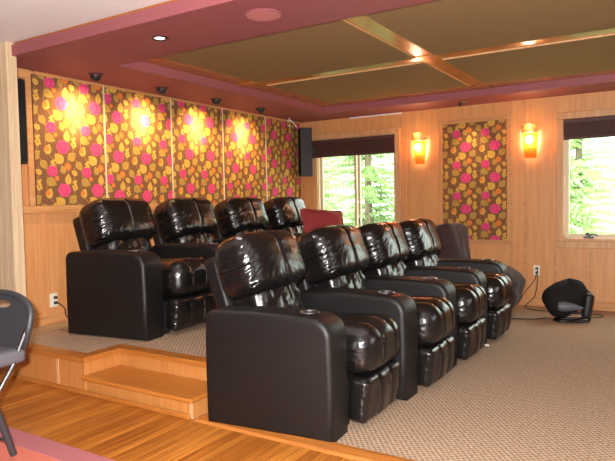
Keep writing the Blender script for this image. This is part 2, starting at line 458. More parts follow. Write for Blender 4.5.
# ceilings
struct(MB().box((-6.0, YB, 2.38), (XE, 2.56, 2.46)).build('ceiling', MT['white']), 'white painted ceiling in the front of the room', 'ceiling')
m = MB()
CX0, CX1, CY0, CY1 = -3.69, 1.55, 3.18, 6.37
for a, b in (((-6.0, 2.545), (XE, CY0)), ((XR, CY0), (CX0, CY1)), ((CX1, CY0), (XE, CY1)), ((XR, CY1), (XE, YW))):
    m.box((a[0], a[1], SOF), (b[0], b[1], TOP))
struct(m.build('ceiling_soffit', MT['mauve']), 'mauve painted soffit band round the coffered ceiling', 'soffit')
struct(MB().box((XR, 2.565, TOP), (XE, YW, TOP + 0.07)).build('ceiling_coffer', MT['ceil_wood']), 'amber wooden deck of the coffered ceiling', 'ceiling')

# ------------------------------------------------------------------ platform and step
m = MB(); m.box((XR, PLY + 0.29, 0), (PLX, YW, PLZ)); m.box((-6.0, PLY, 0), (-3.22, PLY + 0.29, PLZ))
m.box((XR - 1.6, PLY, 0), (-3.22, PLY + .05, PLZ - 0.012))
struct(m.build('platform', MT['carpet']), 'raised carpeted platform under the rear row of recliners', 'platform')
m = MB()
m.box((-6.0, PLY - 0.012, 0.0), (-3.22, PLY, PLZ - 0.03)); m.box((-3.222, PLY - 0.012, 0.0), (-3.21, PLY + 0.29, PLZ - 0.03))
m.box((-3.22, PLY + 0.278, 0.0), (PLX, PLY + 0.29, PLZ - 0.03)); m.box((PLX, PLY + 0.278, 0), (PLX + 0.012, YW, PLZ - 0.03))
struct(m.build('platform_riser', MT['riser']), 'maple veneer facing of the raised platform', 'riser')
m = MB()
a, b, z0, z1 = PLY - 0.03, PLY + 0.26, PLZ - 0.03, PLZ + 0.006
m.prism([(-6.0, a), (-3.19, a), (-3.19, b), (PLX + .03, b), (PLX + .03, YW), (PLX - .06, YW), (PLX - .06, b + .09), (-3.28, b + .09), (-3.28, a + .09), (-6.0, a + .09)], z0, z1, axes='xyz')
struct(m.build('trim_30', MT['nosing']), 'wooden nosing along the edge of the raised platform', 'trim')
m = MB(); m.box((-6.0, PLY - 0.03, 0), (PLX - 0.02, PLY - 0.012, 0.028), bev=0.006)
struct(m.build('trim_31', MT['nosing']), 'quarter round strip at the foot of the platform', 'trim')
m = MB(); m.box((-3.49, PLY - 0.0165, 0.03), (-3.468, PLY - 0.012, PLZ - 0.03))
struct(m.build('trim_32', MT['frame']), 'pale joint strip in the platform facing', 'trim')
st = empty('wooden_step', (-2.78, PLY + 0.13, 0))
tag(st, 'low wooden step set into the corner of the raised platform', 'step')
m = MB(); m.box((-0.43, -0.13, 0.0), (0.485, 0.13, 0.095))
m.build('riser', MT['riser'], st)
m = MB(); m.box((-0.435, -0.165, 0.095), (0.505, 0.145, 0.122), bev=0.009)
m.build('tread', MT['tread'], st)
m = MB(); m.box((0.462, -0.134, 0.0), (0.489, -0.128, 0.095)); m.build('corner_bead', MT['frame'], st)

# ------------------------------------------------------------------ ceiling beams and panels
ZB = TOP - 0.006
beams = []
for i, xx in enumerate((-1.735, 0.04)):
    struct(MB().box((xx - 0.08, CY0 + .002, ZB), (xx + 0.08, CY1 - .002, TOP - .0005)).build('ceiling_beam', MT['beam_y']), ('amber wooden ceiling board running towards the window wall', 'amber wooden ceiling board running towards the window wall, right one')[i], 'ceiling beam')
struct(MB().box((CX0 + .002, 4.615, ZB + 0.0015), (CX1 - .002, 4.80, TOP - .0003)).build('ceiling_beam', MT['beam_x']), 'amber wooden ceiling board running across between the near and far ceiling panels', 'ceiling beam')
PX = ((-3.43, -1.817), (-1.653, -0.045), (0.125, 1.45))
PYs = ((3.32, 4.612), (4.808, 6.10))
lab = {(0, 0): 'brown fabric ceiling panel in the near row, next to the rear wall side', (1, 0): 'brown fabric ceiling panel in the near row, cut by the top edge of the photo',
       (0, 1): 'brown fabric ceiling panel in the far row, above the left window', (1, 1): 'brown fabric ceiling panel in the far row, above the lone floral panel and right sconce',
       (2, 0): 'brown fabric ceiling panel in the near row beside the front wall', (2, 1): 'brown fabric ceiling panel in the far row beside the front wall'}
for i, (x0, x1) in enumerate(PX):
    for j, (y0, y1) in enumerate(PYs):
        m = MB(); m.box((x0, y0, TOP - 0.016), (x1, y1, TOP - .0004))
        t = m.build('ceiling_panel', MT['coffer']); tag(t, lab[(i, j)], 'ceiling panel', 'brown fabric panels in the coffered ceiling')
        m = MB(); w = 0.004; a, b = TOP - .0155, TOP - .002
        m.box((x0 - w, y0 - w, a), (x1 + w, y0, b)); m.box((x0 - w, y1, a), (x1 + w, y1 + w, b)); m.box((x0 - w, y0, a), (x0, y1, b)); m.box((x1, y0, a), (x1 + w, y1, b))
        m.build('edge_strip', MT['frame'], t)
# junction blocks where boards cross
for (xx, yy, a, b) in ((-1.735, 4.707, 0.078, 0.108), (-1.735, 6.18, 0.09, 0.06), (-3.54, 4.707, 0.09, 0.108), (-1.735, 3.26, .09, .05)):
    struct(MB().box((xx - a, yy - b, ZB - 0.006), (xx + a, yy + b, ZB + 0.004)).build('trim_33', MT['ceil_wood']), 'small square wooden block where ceiling boards cross', 'trim')

# ------------------------------------------------------------------ floral panels
def disc(cx, cy, rx, ry, n=14, rot=0.0, wob=0.0, lobes=5, ph=0.0):
    out = []
    for i in range(n):
        a = 2 * PI * i / n
        k = 1 + wob * math.cos(lobes * a + ph)
        x, y = rx * k * math.cos(a), ry * k * math.sin(a)
        out.append((cx + x * math.cos(rot) - y * math.sin(rot), cy + x * math.sin(rot) + y * math.cos(rot)))
    return out
def leafp(cx, cy, L, w, rot, n=7):
    up = []; dn = []
    for i in range(n + 1):
        t = i / n
        h = w * math.sin(PI * t ** 0.75)
        up.append((L * (t - .5), h)); dn.append((L * (t - .5), -h))
    pts = up + dn[::-1][1:-1]
    return [(cx + x * math.cos(rot) - y * math.sin(rot), cy + x * math.sin(rot) + y * math.cos(rot)) for x, y in pts]
def ribbon(pts, w):
    l = []; r = []
    for i, p in enumerate(pts):
        a = pts[max(0, i - 1)]; b = pts[min(len(pts) - 1, i + 1)]
        dx, dy = b[0] - a[0], b[1] - a[1]; q = math.hypot(dx, dy) or 1
        l.append((p[0] - dy / q * w, p[1] + dx / q * w)); r.append((p[0] + dy / q * w, p[1] - dx / q * w))
    return l, r

def clip_poly(poly, W, H):
    def cut(ps, ins, isec):
        out = []
        for i in range(len(ps)):
            a, b = ps[i - 1], ps[i]
            if ins(b):
                if not ins(a): out.append(isec(a, b))
                out.append(b)
            elif ins(a): out.append(isec(a, b))
        return out
    def ix(v): return lambda a, b: (v, a[1] + (b[1] - a[1]) * (v - a[0]) / (b[0] - a[0]))
    def iy(v): return lambda a, b: (a[0] + (b[0] - a[0]) * (v - a[1]) / (b[1] - a[1]), v)
    def iy(v): return lambda a, b: (a[0] + (b[0] - a[0]) * (v - a[1]) / (b[1] - a[1]), v)
    for ins, isec in ((lambda p: p[0] >= 0, ix(0)), (lambda p: p[0] <= W, ix(W)), (lambda p: p[1] >= 0, iy(0)), (lambda p: p[1] <= H, iy(H))):
        poly = cut(poly, ins, isec)
        if len(poly) < 3: return []
    return poly

def floral_mesh(Wd, Ht, offx, offy):
    """board Wd x Ht in local x,z facing -y (front at y = -0.02), with the printed pattern as thin polygons"""
    m = MB(); m.box((0, -0.02, 0), (Wd, 0, Ht), 0, bev=0.004)
    UX, UY = 0.335, 0.36
    rnd = random.Random(4)
    lay = [0]
    def put(poly, mi, level):
        poly = clip_poly(poly, Wd, Ht)
        if poly: m.add([(x, -0.0202 - 0.00022 * level, z) for x, z in poly], [tuple(range(len(poly)))], mi)
    for iu in range(-2, int(Wd / UX) + 3):
        for iv in range(-2, int(Ht / UY) + 3):
            ox = offx + iu * UX; oz = Ht - (offy + iv * UY)
            P = lambda u, v: (ox + u * UX, oz - v * UY)
            # winding stems
            for (u0, v0, u1, v1, am) in ((-0.35, -0.3, 0.05, 0.75, .10), (0.12, 0.9, 0.62, -0.1, -.12), (0.62, 0.2, 0.45, 1.0, .08)):
                line = []
                for q in range(11):
                    t = q / 10
                    line.append(P(u0 + (u1 - u0) * t + am * math.sin(t * 2 * PI), v0 + (v1 - v0) * t))
                l, r = ribbon(line, 0.0035)
                for q in range(10):
                    put([l[q], l[q + 1], r[q + 1], r[q]], 5, 0 + (iu & 1) * .3 + (iv & 1) * .15)
            # leaves
            for (u, v, L, w, rot, mi) in ((.19, .70, .092, .034, 2.4, 1), (.57, .64, .085, .030, .7, 2), (-.03, .25, .090, .030, -.4, 2), (-.10, .50, .080, .026, 1.2, 1),
                                           (.44, .17, .085, .024, 1.5, 1), (.78, .86, .080, .026, -.9, 2), (.30, .95, .07, .022, 1.9, 2), (.62, .02, .06, .018, 2.6, 1)):
                cx, cy = P(u, v)
                put(leafp(cx, cy, L * 1.15, w * 1.3, rot), mi, 2)
                dx, dy = math.cos(rot) * L * .42, math.sin(rot) * L * .42
                l, r = ribbon([(cx - dx, cy - dy), (cx, cy), (cx + dx, cy + dy)], 0.0016)
                for q in range(2): put([l[q], l[q + 1], r[q + 1], r[q]], 5, 3)
            # clusters of small gold blossoms
            for (bu, bv) in ((.63, .32), (.02, .86)):
                for q in range(7):
                    cx, cy = P(bu + .055 * math.cos(q * 2.4) * (.5 + q / 9), bv - .10 + q * .032)
                    put(disc(cx, cy, .0135, .0135, 9, wob=.2), 1, 4 + q * .1)
            # orange buds
            for (u, v, rr) in ((.44, -.12, .033), (.12, .16, .021), (.86, .50, .022)):
                cx, cy = P(u, v); put(disc(cx, cy, rr, rr * .95, 14, wob=.08, lobes=5), 6, 5); put(disc(cx, cy, rr * .45, rr * .45, 10, wob=.2), 2, 6)
            # roses
            for (u, v, rr) in ((0, 0, .048), (.32, .43, .061)):
                cx, cy = P(u, v)
                put(disc(cx, cy, rr, rr * .93, 20, wob=.07, lobes=6), 3, 7)
                for q, (a, k) in enumerate(((.4, .62), (2.3, .58), (4.2, .66), (5.4, .35))):
                    arc = [(cx + rr * k * math.cos(a + t * 1.5), cy + rr * k * .9 * math.sin(a + t * 1.5)) for t in (0, .25, .5, .75, 1)]
                    l, r = ribbon(arc, 0.0030)
                    for s_ in range(4): put([l[s_], l[s_ + 1], r[s_ + 1], r[s_]], 4, 8)
    return m

FMATS = [MT['fab'], MT['fab_gold'], MT['fab_olive'], MT['fab_rose'], MT['fab_rose_d'], MT['fab_stem'], MT['fab_orange']]
ys = (2.90, 3.60, 4.43, 5.235, 6.06, 6.86)
flab = ('tall floral fabric wall panel nearest the black wall speaker', 'tall floral fabric wall panel, second from the stub wall, behind the nearest rear recliner',
        'tall floral fabric wall panel in the middle of the five', 'tall floral fabric wall panel, fourth from the stub wall, with the last bright light pool',
        'tall floral fabric wall panel in the corner, without a light pool of its own')
offs = ((0.15, 0.05), (0.03, 0.10), (0.14, 0.02), (0.10, 0.14), (0.06, 0.05))
for i in range(5):
    w = ys[i + 1] - ys[i] - 0.016
    o = floral_mesh(w, 1.05, *offs[i]).build('floral_panel', FMATS)
    # face +X : local +x -> +y world (left to right as seen), local -y -> +x
    o.matrix_world = Matrix.Translation((XR + .0015, ys[i] + 0.008, 1.214)) @ Matrix(((0, -1, 0, 0), (1, 0, 0, 0), (0, 0, 1, 0), (0, 0, 0, 1)))
    tag(o, flab[i], 'wall panel', 'floral fabric panels on the rear wall')
for i in range(1, 5):
    struct(MB().box((XR, ys[i] - 0.007, 1.212), (XR + 0.026, ys[i] + 0.007, SOF - 0.01)).build('trim_%d' % (40 + i), MT['sash']), 'pale vertical strip between two floral panels', 'trim')
struct(MB().box((XR, 2.93, SOF - 0.022), (XR + 0.024, YW, SOF)).build('trim_46', MT['wood_h']), 'thin wooden rail above the floral panels', 'trim')
o = floral_mesh(0.74, 1.355, 0.17, 0.125).build('floral_panel', FMATS)
o.location = (-2.38, YW - .0015, 0.73)
tag(o, 'single floral fabric panel between the two sconces on the window wall', 'wall panel')

# ------------------------------------------------------------------ windows
def window(name, W, sashes, label):
    x0, x1, z0, z1 = W
    t = empty(name, ((x0 + x1) / 2, YW, z0)); struct(t, label, 'window')
    L = lambda x, z: (x - (x0 + x1) / 2, z - z0)
    m = MB(); c = 0.072
    for a, b in (((x0 - c, z0 - .03), (x0, z1)), ((x1, z0 - .03), (x1 + c, z1)), ((x0 - c, z1), (x1 + c, z1 + c))):
        p, q = L(*a), L(*b); m.box((p[0], -0.026, p[1]), (q[0], 0.001, q[1]), bev=0.006)
    m.build('frame', MT['frame'], t)
    m = MB(); p, q = L(x0 - c - 0.01, z0 - .03), L(x1 + c + 0.01, z0); m.box((p[0], -0.045, p[1]), (q[0], 0.03, q[1]), bev=0.006)
    p, q = L(x0 - c, z0 - .105), L(x1 + c, z0 - .03); m.box((p[0], -0.02, p[1]), (q[0], 0.001, q[1]), bev=0.005)
    m.build('sill', MT['frame'], t)
    m = MB()
    p, q = L(x0, z0), L(x1, z1)
    m.box((p[0], 0.0, p[1]), (p[0] + 0.012, 0.12, q[1])); m.box((q[0] - 0.012, 0.0, p[1]), (q[0], 0.12, q[1])); m.box((p[0], 0, p[1]), (q[0], 0.12, p[1] + 0.012)); m.box((p[0], 0, q[1] - .012), (q[0], 0.12, q[1]))
    m.build('jamb', MT['sash'], t)
    n = len(sashes)
    for k, (a, b) in enumerate(sashes):
        p, q = L(a, z0 + .012), L(b, z1 - .012); f = 0.034
        m = MB()
        for u, v in (((p[0], p[1]), (p[0] + f, q[1])), ((q[0] - f, p[1]), (q[0], q[1])), ((p[0] + f, p[1]), (q[0] - f, p[1] + f)), ((p[0] + f, q[1] - f), (q[0] - f, q[1]))):
            m.box((u[0], 0.045, u[1]), (v[0], 0.085, v[1]), bev=0.004)
        s = m.build('sash', MT['sash'], t)
        m = MB(); m.box((p[0] + f - .004, 0.063, p[1] + f - .004), (q[0] - f + .004, 0.067, q[1] - f + .004)); m.build('pane', MT['pane'], s)
    return t, L
w1, L1 = window('window_1', W1, ((W1[0] + .012, -3.567), (-3.545, W1[1] - .012)), 'two-leaf casement window behind the rear row')
m = MB()
m.box((-.012, .03, .10), (.012, .046, .16), bev=.003); m.tube([(0, .035, .15), (0, .015, .18), (0, .012, .23)], .006)
hd = m.build('latch', MT['steel'], w1); hd.location = (L1(-3.52, 0)[0], 0, 0.05)
w2, L2 = window('window_2', W2, ((W2[0] + .012, W2[1] - .012),), 'single wide window at the right with a crank handle')
m = MB(); m.box((-.05, -.012, .0), (.05, .03, .022), bev=.005); m.tube([(0, .0, .02), (.03, -.01, .05), (.07, -.012, .045), (.09, -.012, .03)], .009); m.lathe([(0, .075), (.018, .07), (.022, .055), (.015, .04), (0, .04)], mat=T(-.01, 0, -.01))
hd = m.build('crank_handle', MT['grey_mid'], w2); hd.location = (L2(-.80, 0)[0], 0, 0.0)

def blind(W, bottom, label):
    x0, x1, z0, z1 = W
    t = empty('woven_blind', ((x0 + x1) / 2, YW - 0.012, z1))
    tag(t, label, 'window blind', 'dark woven window blinds')
    hw = (x1 - x0) / 2 - 0.003
    m = MB(); m.box((-hw, -0.03, -0.045), (hw, 0.012, -0.004), bev=0.005); m.build('head_rail', MT['blind'], t)
    m = MB(); z = -0.045
    rnd = random.Random(2)
    while z > bottom - z1 + 0.03:      # reeds, one pattern in one mesh, with loose horizontal folds
        ph = (z * 26) % 1.0
        off = -0.012 - 0.02 * ph
        m.tube([(-hw, off, z), (-hw * .3, off + rnd.uniform(-.002, .002), z + rnd.uniform(-.001, .001)), (hw * .4, off, z + rnd.uniform(-.001, .001)), (hw, off, z)], 0.0048, seg=6)
        z -= 0.0088
    m.box((-hw, -.006, z), (hw, -.003, -0.04))
    m.build('reeds', MT['blind'], t, smooth=True)
    m = MB(); m.box((-hw, -0.036, bottom - z1), (hw, -0.008, bottom - z1 + 0.024), bev=0.006); m.build('bottom_rail', MT['blind'], t)
blind((-4.19, -2.985, 0, 2.025), 1.79, 'dark brown woven blind pulled up on the left window')
blind((W2[0], W2[1], 0, 2.03), 1.81, 'dark brown woven blind pulled up on the right window')

# ------------------------------------------------------------------ recliners
SW, AW = 0.50, 0.22          # seat width, arm width
AL, AH = 0.755, 0.625         # arm length, height

def arc(cx, cz, r, a0, a1, n=7):
    return [(cx + r * math.cos(R(a0 + (a1 - a0) * i / n)), cz + r * math.sin(R(a0 + (a1 - a0) * i / n))) for i in range(n + 1)]
def arm_mb():
    rf, rb = 0.105, 0.055
    crown = []
    out = arc(-rf, AH - rf, rf, 0, 90, 8)
    out += [(-0.25, AH + 0.006), (-0.42, AH + 0.008), (-0.56, AH + 0.004)]
    out += arc(-AL + rb, AH - rb, rb, 90, 180, 6)
    out += [(-AL - 0.004, 0.3), (-AL, 0.004), (-0.37, 0.004), (0, 0.004), (0.006, 0.3)]
    n = len(out)
    def inset(d):
        res = []
        for i in range(n):
            a, p, b = Vector(out[i - 1]), Vector(out[i]), Vector(out[(i + 1) % n])
            t1 = (p - a).normalized(); t2 = (b - p).normalized()
            n1 = Vector((-t1.y, t1.x)); n2 = Vector((-t2.y, t2.x))
            q = (n1 + n2).normalized()
            res.append(p + q * (d / max(.35, q.dot(n1))))
        return res
    br = 0.030
    rings = [(br * (1 - math.cos(R(90) * i / 6)), br * (1 - math.sin(R(90) * i / 6))) for i in range(7)]
    rings = rings + [(AW - y, d) for (y, d) in rings[::-1]]
    vs = []; fs = []
    for (y, d) in rings:
        for p in inset(d): vs.append((p[0], y, p[1]))
    for k in range(len(rings) - 1):
        for i in range(n):
            j = (i + 1) % n
            fs.append((k * n + i, k * n + j, (k + 1) * n + j, (k + 1) * n + i))
    # softly padded side faces: shrinking copies of the outline, bulged outwards
    for side, base in ((0, 0), (1, (len(rings) - 1) * n)):
        prev = [base + i for i in range(n)]
        rim = [vs[i] for i in prev]
        cx, cz = -AL * .5, AH * .48
        for k in (.88, .72, .5, .25):
            cur = []
            for p in rim:
                b = .007 * (1 - k * k)
                cur.append(len(vs)); vs.append((cx + (p[0] - cx) * k, p[1] + (b if side else -b), cz + (p[2] - cz) * k))
            for i in range(n): fs.append((prev[i], prev[(i + 1) % n], cur[(i + 1) % n], cur[i]))
            prev = cur
        fs.append(tuple(prev))
    m = MB(); m.add(vs, fs)
    return m

def nz3(x, y, z): return noise.noise(Vector((x, y, z)))

def cushion(sx, sy, sz, r, div, fn):
    vs, fs = rbox(sx, sy, sz, r, div)
    return [fn(Vector(p)) for p in vs], fs

def head_fn(p):
    # sx=.29 (thickness) sy=.61 (width) sz=.36 (height)
    n_, z_ = p.y / .31, p.z / .185
    q = p.copy()
    if p.x > -.02:
        q.x += .030 * (1 - n_ * n_) * (1 - .6 * z_ * z_)
        q.x -= .014 * math.exp(-(p.y / .012) ** 2)                         # centre seam
    q.z += (.026 * (1 - abs(n_) ** 3) - .018) * (1 if p.z > 0 else -.3)
    q.z -= .008 * math.exp(-(p.y / .012) ** 2) * (1 if p.z > .1 else 0)
    e = min(1, max(0, (abs(n_) - .35) / .5))                              # gathers near the two ends
    a = p.z * math.cos(.5) + p.y * math.sin(.5) * (1 if p.y > 0 else -1)
    w = nz3(p.y * 14, a * 55, p.x * 18) * .0050 * (.25 + e) + nz3(p.y * 30, a * 110, p.x * 40 + 4) * .0026 * e
    w += nz3(p.y * 5, p.z * 9, p.x * 6 + 9) * .010
    lo = min(1, max(0, (-z_ - .30) / .6))                                 # puckers along the lower seam
    w += nz3(p.y * 48 + 7, p.z * 10, 2.2) * .010 * lo
    q.x += w; q.y += w * .4 * (1 if n_ > 0 else -1); q.z += w * .3
    return q
def lumbar_fn(p):
    n_, z_ = p.y / .238, p.z / .16
    q = p.copy()
    if p.x > -.02:
        q.x += .030 * (1 - n_ * n_) * (1 - z_ * z_)
        u = min(1, abs(z_))
        w = nz3(p.y * 30, p.z * 6, 5.1) * .018 * (.3 + u) + nz3(p.y * 14, p.z * 14 + 3, 1.3) * .014
        w -= .014 * math.exp(-((abs(p.y) - .09) / .02) ** 2) * (.5 + .5 * z_)
        q.x += w
    return q
def seat_fn(p):
    # sx=.66 length, sy=.485, sz=.255
    n_ = p.y / .236
    q = p.copy()
    if p.z > 0:
        q.z += .030 * (1 - n_ * n_) + .005 * math.cos(p.y * 2 * PI / .164) * (1 - abs(n_) ** 4)
    if p.x > .23:
        q.x += .020 * (1 - n_ * n_) * (1 - (p.z / .1275) ** 2)
    for s in (-.082, .082):
        g = math.exp(-((p.y - s) / .010) ** 2) * .010
        if p.z > .02: q.z -= g
        if p.x > .2: q.x -= g
    e = min(1, max(0, (abs(n_) - .80) / .18)) * (1 if p.x > .05 else .3)
    w = nz3(p.x * 45, p.z * 45, p.y * 8) * .016 * e + nz3(p.x * 8, p.y * 8, p.z * 8) * .005
    q.z += w * (1 if p.z > 0 else 0); q.x += w * .8 * (p.x > .2); q.y += w * .5
    return q
def foot_fn(p):
    # sx=.09, sy=.53, sz=.225
    n_ = p.y / .239
    q = p.copy()
    if p.x > 0:
        q.x += .022 * (1 - n_ ** 2) * (1 - (p.z / .115) ** 2)
        for s in (-.082, .082): q.x -= math.exp(-((p.y - s) / .010) ** 2) * .009
        q.x += nz3(p.y * 9, p.z * 9, 8.8) * .010
        e = min(1, max(0, (abs(n_) - .8) / .18)); q.x += nz3(p.y * 10, p.z * 55, 3.3) * .012 * e
    return q

def place(vs, mat): return [mat @ v for v in vs]

NC = AW + SW / 2
def make_recliner():
    root = empty('leather_recliner')
    arm = arm_mb().build('armrest', MT['leather_arm'], root, smooth=True, angle=60)
    m = MB()
    m.lathe([(.036, -.045), (.040, .0), (.042, .003)], seg=28); m.lathe([(0, -.045), (.036, -.045)], seg=28)
    cup = MB(); cup.v, cup.f, cup.m = m.v, m.f, [0] * len(m.f)
    cup.lathe([(.040, .002), (.043, .007), (.050, .008), (.053, .003)], 1, seg=28)
    c = cup.build('cup_holder', [MT['black'], MT['steel']], arm, smooth=True)
    c.location = (-0.165, AW / 2, AH + 0.006)
    # base frame
    m = MB(); m.box((-0.62, AW + .012, .035), (-0.04, AW + SW - .012, .24)); m.box((-0.60, AW + .03, 0), (-0.55, AW + .08, .035)); m.box((-0.60, AW + SW - .08, 0), (-0.55, AW + SW - .03, .035))
    m.box((-0.10, AW + .03, 0), (-0.06, AW + .08, .035)); m.box((-0.10, AW + SW - .08, 0), (-0.06, AW + SW - .03, .035))
    m.build('base_frame', MT['black'], root)
    # seat
    vs, fs = cushion(.66, .472, .255, .098, 48, seat_fn)
    SM = T(-.235, NC, .385, 0, -3, 0)
    m = MB(); m.add(place(vs, SM), fs)
    for s in (-.082, .082):
        r_, cx_, cz_ = .098, .232, .0295
        raw = [(-.25 + .05 * i, s, .1275) for i in range(10)] + [(cx_ + r_ * math.sin(R(a)), s, cz_ + r_ * math.cos(R(a))) for a in (10, 25, 40, 55, 70, 85)] + [(.33, s, z) for z in (.0, -.025)] + [(cx_ + r_ * math.sin(R(a)), s, -cz_ + r_ * math.cos(R(a))) for a in (100, 120, 140)]
        m.tube([SM @ (seat_fn(Vector(q)) + Vector((.001, 0, .001))) for q in raw], .0022, 1, seg=5)
    m.build('seat_cushion', [MT['leather'], MT['thread']], root, smooth=True, angle=0)
    # folded footrest
    FM = T(.018, NC, .152, 0, 4, 0)
    vs, fs = cushion(.11, .478, .245, .034, 36, foot_fn)
    m = MB(); m.add(place(vs, FM), fs)
    for s in (-.082, .082):
        m.tube([FM @ foot_fn(Vector((.0552, s, z))) for z in (.07, .04, .0, -.04, -.07)], .0022, 1, seg=5)
    m.build('footrest', [MT['leather'], MT['thread']], root, smooth=True, angle=0)
    # back
    BK = T(-.755, NC, .50, 0, -18, 0)      # leans backwards; local z runs up the back
    vs, fs = cushion(.105, .58, .73, .028, 20, lambda p: Vector((p.x, p.y if p.y < 0 else p.y * (.79 if p.z < .11 else .79 + .21 * min(1, (p.z - .11) / .10)), p.z)))
    m = MB(); m.add(place(vs, BK @ T(-.035, 0, .045)), fs)
    m.build('backrest', MT['leather_arm'], root, smooth=True, angle=0)
    LM = BK @ T(.10, 0, .045)
    vs, fs = cushion(.22, .475, .32, .075, 44, lumbar_fn)
    m = MB(); m.add(place(vs, LM), fs)
    m.build('lumbar_cushion', MT['leather'], root, smooth=True, angle=0)
    HM = BK @ T(.118, 0, .302)
    vs, fs = cushion(.29, .62, .37, .098, 64, head_fn)
    m = MB(); m.add(place(vs, HM), fs)
    path = [(.145, 0, z) for z in (-.065, -.03, .0, .04, .086)] + [(.047 + .098 * math.cos(R(a)), 0, .087 + .098 * math.sin(R(a))) for a in (15, 30, 45, 60, 75, 90, 105)]
    m.tube([HM @ (head_fn(Vector(q)) + Vector((.0015, 0, .001))) for q in path], .0024, 1, seg=5)
    m.build('headrest', [MT['leather'], MT['thread']], root, smooth=True, angle=0)
    return root

proto = make_recliner()
def add_arm(root):
    for ch in root.children:
        if ch.name.split('.')[0] == 'armrest':
            a = copy_tree(ch, root); a.location = (0, AW + SW, 0); return
front = ((-1.43, 2.495, 1.5), (-1.36, 3.24, 0.5), (-1.345, 3.968, 0.4), (-1.325, 4.69, 0.0))
flabs = ('black leather recliner at the near end of the front row, on the carpet', 'black leather recliner second from the near end of the front row',
         'black leather recliner third from the near end of the front row', 'black leather recliner at the far end of the front row, beside the brown bean bag')
rear = ((-3.17, 2.915, 3.0), (-3.12, 3.665, 3.0), (-3.12, 4.44, 1.0), (-3.12, 5.22, 0.0))
rlabs = ('black leather recliner at the near end of the raised rear row, by the outlet', 'black leather recliner second from the near end of the raised rear row',
         'black leather recliner third from the near end of the raised rear row', 'black leather recliner at the far end of the raised rear row, with the red cushion')
first = True
for row, labs, grp, z in ((front, flabs, 'front row of black leather recliners', 0.0), (rear, rlabs, 'rear row of black leather recliners', PLZ)):
    for i, (x, y, a) in enumerate(row):
        o = proto if first else copy_tree(proto)
        first = False
        for ch in o.children:
            if ch.name.split('.')[0] == 'armrest': ch.rotation_euler = (0, 0, 0); ch.location = (0, 0, 0)
        o.location = (x, y, z + 0.001); o.rotation_euler = (0, 0, R(a))
        tag(o, labs[i], 'recliner', grp)
        if i == 0:                     # the end arm of each row toes in a little
            for ch in o.children:
                if ch.name.split('.')[0] == 'armrest': ch.rotation_euler = (0, 0, R(4.0)); ch.location = (0, -.012, 0)
        last = o
    add_arm(last)

# ------------------------------------------------------------------ red cushion
def pillow_fn(p):
    q = p.copy(); u, v = p.x / .27, p.z / .135
    q.y *= max(.12, (1 - abs(u) ** 3) * (1 - abs(v) ** 3)) * 1.1
    k = 1 - .07 * (1 - u * u) * abs(v)
    q.z *= k; q.x *= 1 - .05 * (1 - v * v)
    q.y += nz3(p.x * 9, p.z * 9, 1) * .012
    return q
vs, fs = cushion(.56, .17, .29, .05, 26, pillow_fn)
m = MB(); m.add(vs, fs)
o = m.build('throw_cushion', MT['red'], smooth=True, angle=0)
o.location = (-3.36, 5.72, 0.985); o.rotation_euler = (R(-22), R(4), R(62))
tag(o, 'red throw cushion standing on the far rear recliner in front of the left window', 'cushion')

# ------------------------------------------------------------------ bean bag
def bean_fn(seed):
    def f(p):
        q = p.copy()
        q += p.normalized() * (nz3(p.x * 5 + seed, p.y * 5, p.z * 5) * .045 + nz3(p.x * 12, p.y * 12, p.z * 12 + seed) * .016)
        return q
    return f
bb = empty('bean_bag', (-1.72, 6.26, 0.0))
tag(bb, 'dark brown slumped bean bag chair between the front row and window wall', 'bean bag')
vs, fs = cushion(.80, .62, .50, .22, 26, bean_fn(0))
vs = [Vector((v.x, v.y, max(v.z, -.258))) for v in vs]
m = MB(); m.add(place(vs, T(-.04, 0, .26)), fs); m.build('seat_pouch', MT['bean'], bb, smooth=True, angle=0)
vs, fs = cushion(.26, .56, .66, .11, 22, bean_fn(3))
m = MB(); m.add(place(vs, T(-.335, -.03, .60, 0, -6, 0)), fs); m.build('back_pouch', MT['bean'], bb, smooth=True, angle=0)

# ------------------------------------------------------------------ folded gaming seat by the far wall
gs = empty('floor_gaming_seat', (-0.92, 6.30, 0))
tag(gs, 'black padded fold-down floor seat on a chrome loop base by the window wall', 'seat')
def pad_fn(p):
    q = p.copy(); u, v = p.x / .24, p.z / .16
    q.y += .03 * (1 - u * u) * (1 - v * v) * (-1 if p.y < 0 else 0)
    q.z *= 1 - .22 * max(0, u) - .10 * u * u
    return q
vs, fs = cushion(.50, .30, .40, .13, 20, pad_fn)
m = MB(); m.add(place(vs, T(-.06, .0, .255, 0, -30, 12)), fs); m.build('seat_pad', MT['black_fab'], gs, smooth=True, angle=0)
vs, fs = cushion(.34, .20, .12, .055, 16, lambda p: p)
m = MB(); m.add(place(vs, T(.08, -.02, .345, 0, 42, 12)), fs); m.build('back_pad', MT['black_fab'], gs, smooth=True, angle=0)
m = MB(); m.lathe([(0, 0), (.045, .01), (.062, .06), (.05, .14), (.022, .24), (.014, .27), (0, .272)], seg=20, mat=T(-.19, -.19, .185, 0, 94, -4)); m.build('speaker_cone', MT['grey_mid'], gs, smooth=True)
m = MB(); m.tube([(.05, -.19, .165), (.13, -.18, .17)], .013); m.tube([(-.06, -.12, .09), (.12, -.13, .09)], .012); m.build('tilt_rod', MT['black'], gs, smooth=True)
vs, fs = cushion(.10, .12, .30, .045, 10, lambda p: p)
m = MB(); m.add(place(vs, T(.145, -.14, .182, 0, 8, 0)), fs); m.build('side_post', MT['black'], gs, smooth=True, angle=0)
m = MB()
loop = [(.16, -.2, .06), (.145, -.22, .022), (.06, -.235, .018), (-.12, -.235, .018), (-.19, -.22, .018), (-.215, -.17, .018), (-.2, -.12, .018), (-.1, -.10, .02), (.04, -.09, .02), (.12, -.08, .03)]
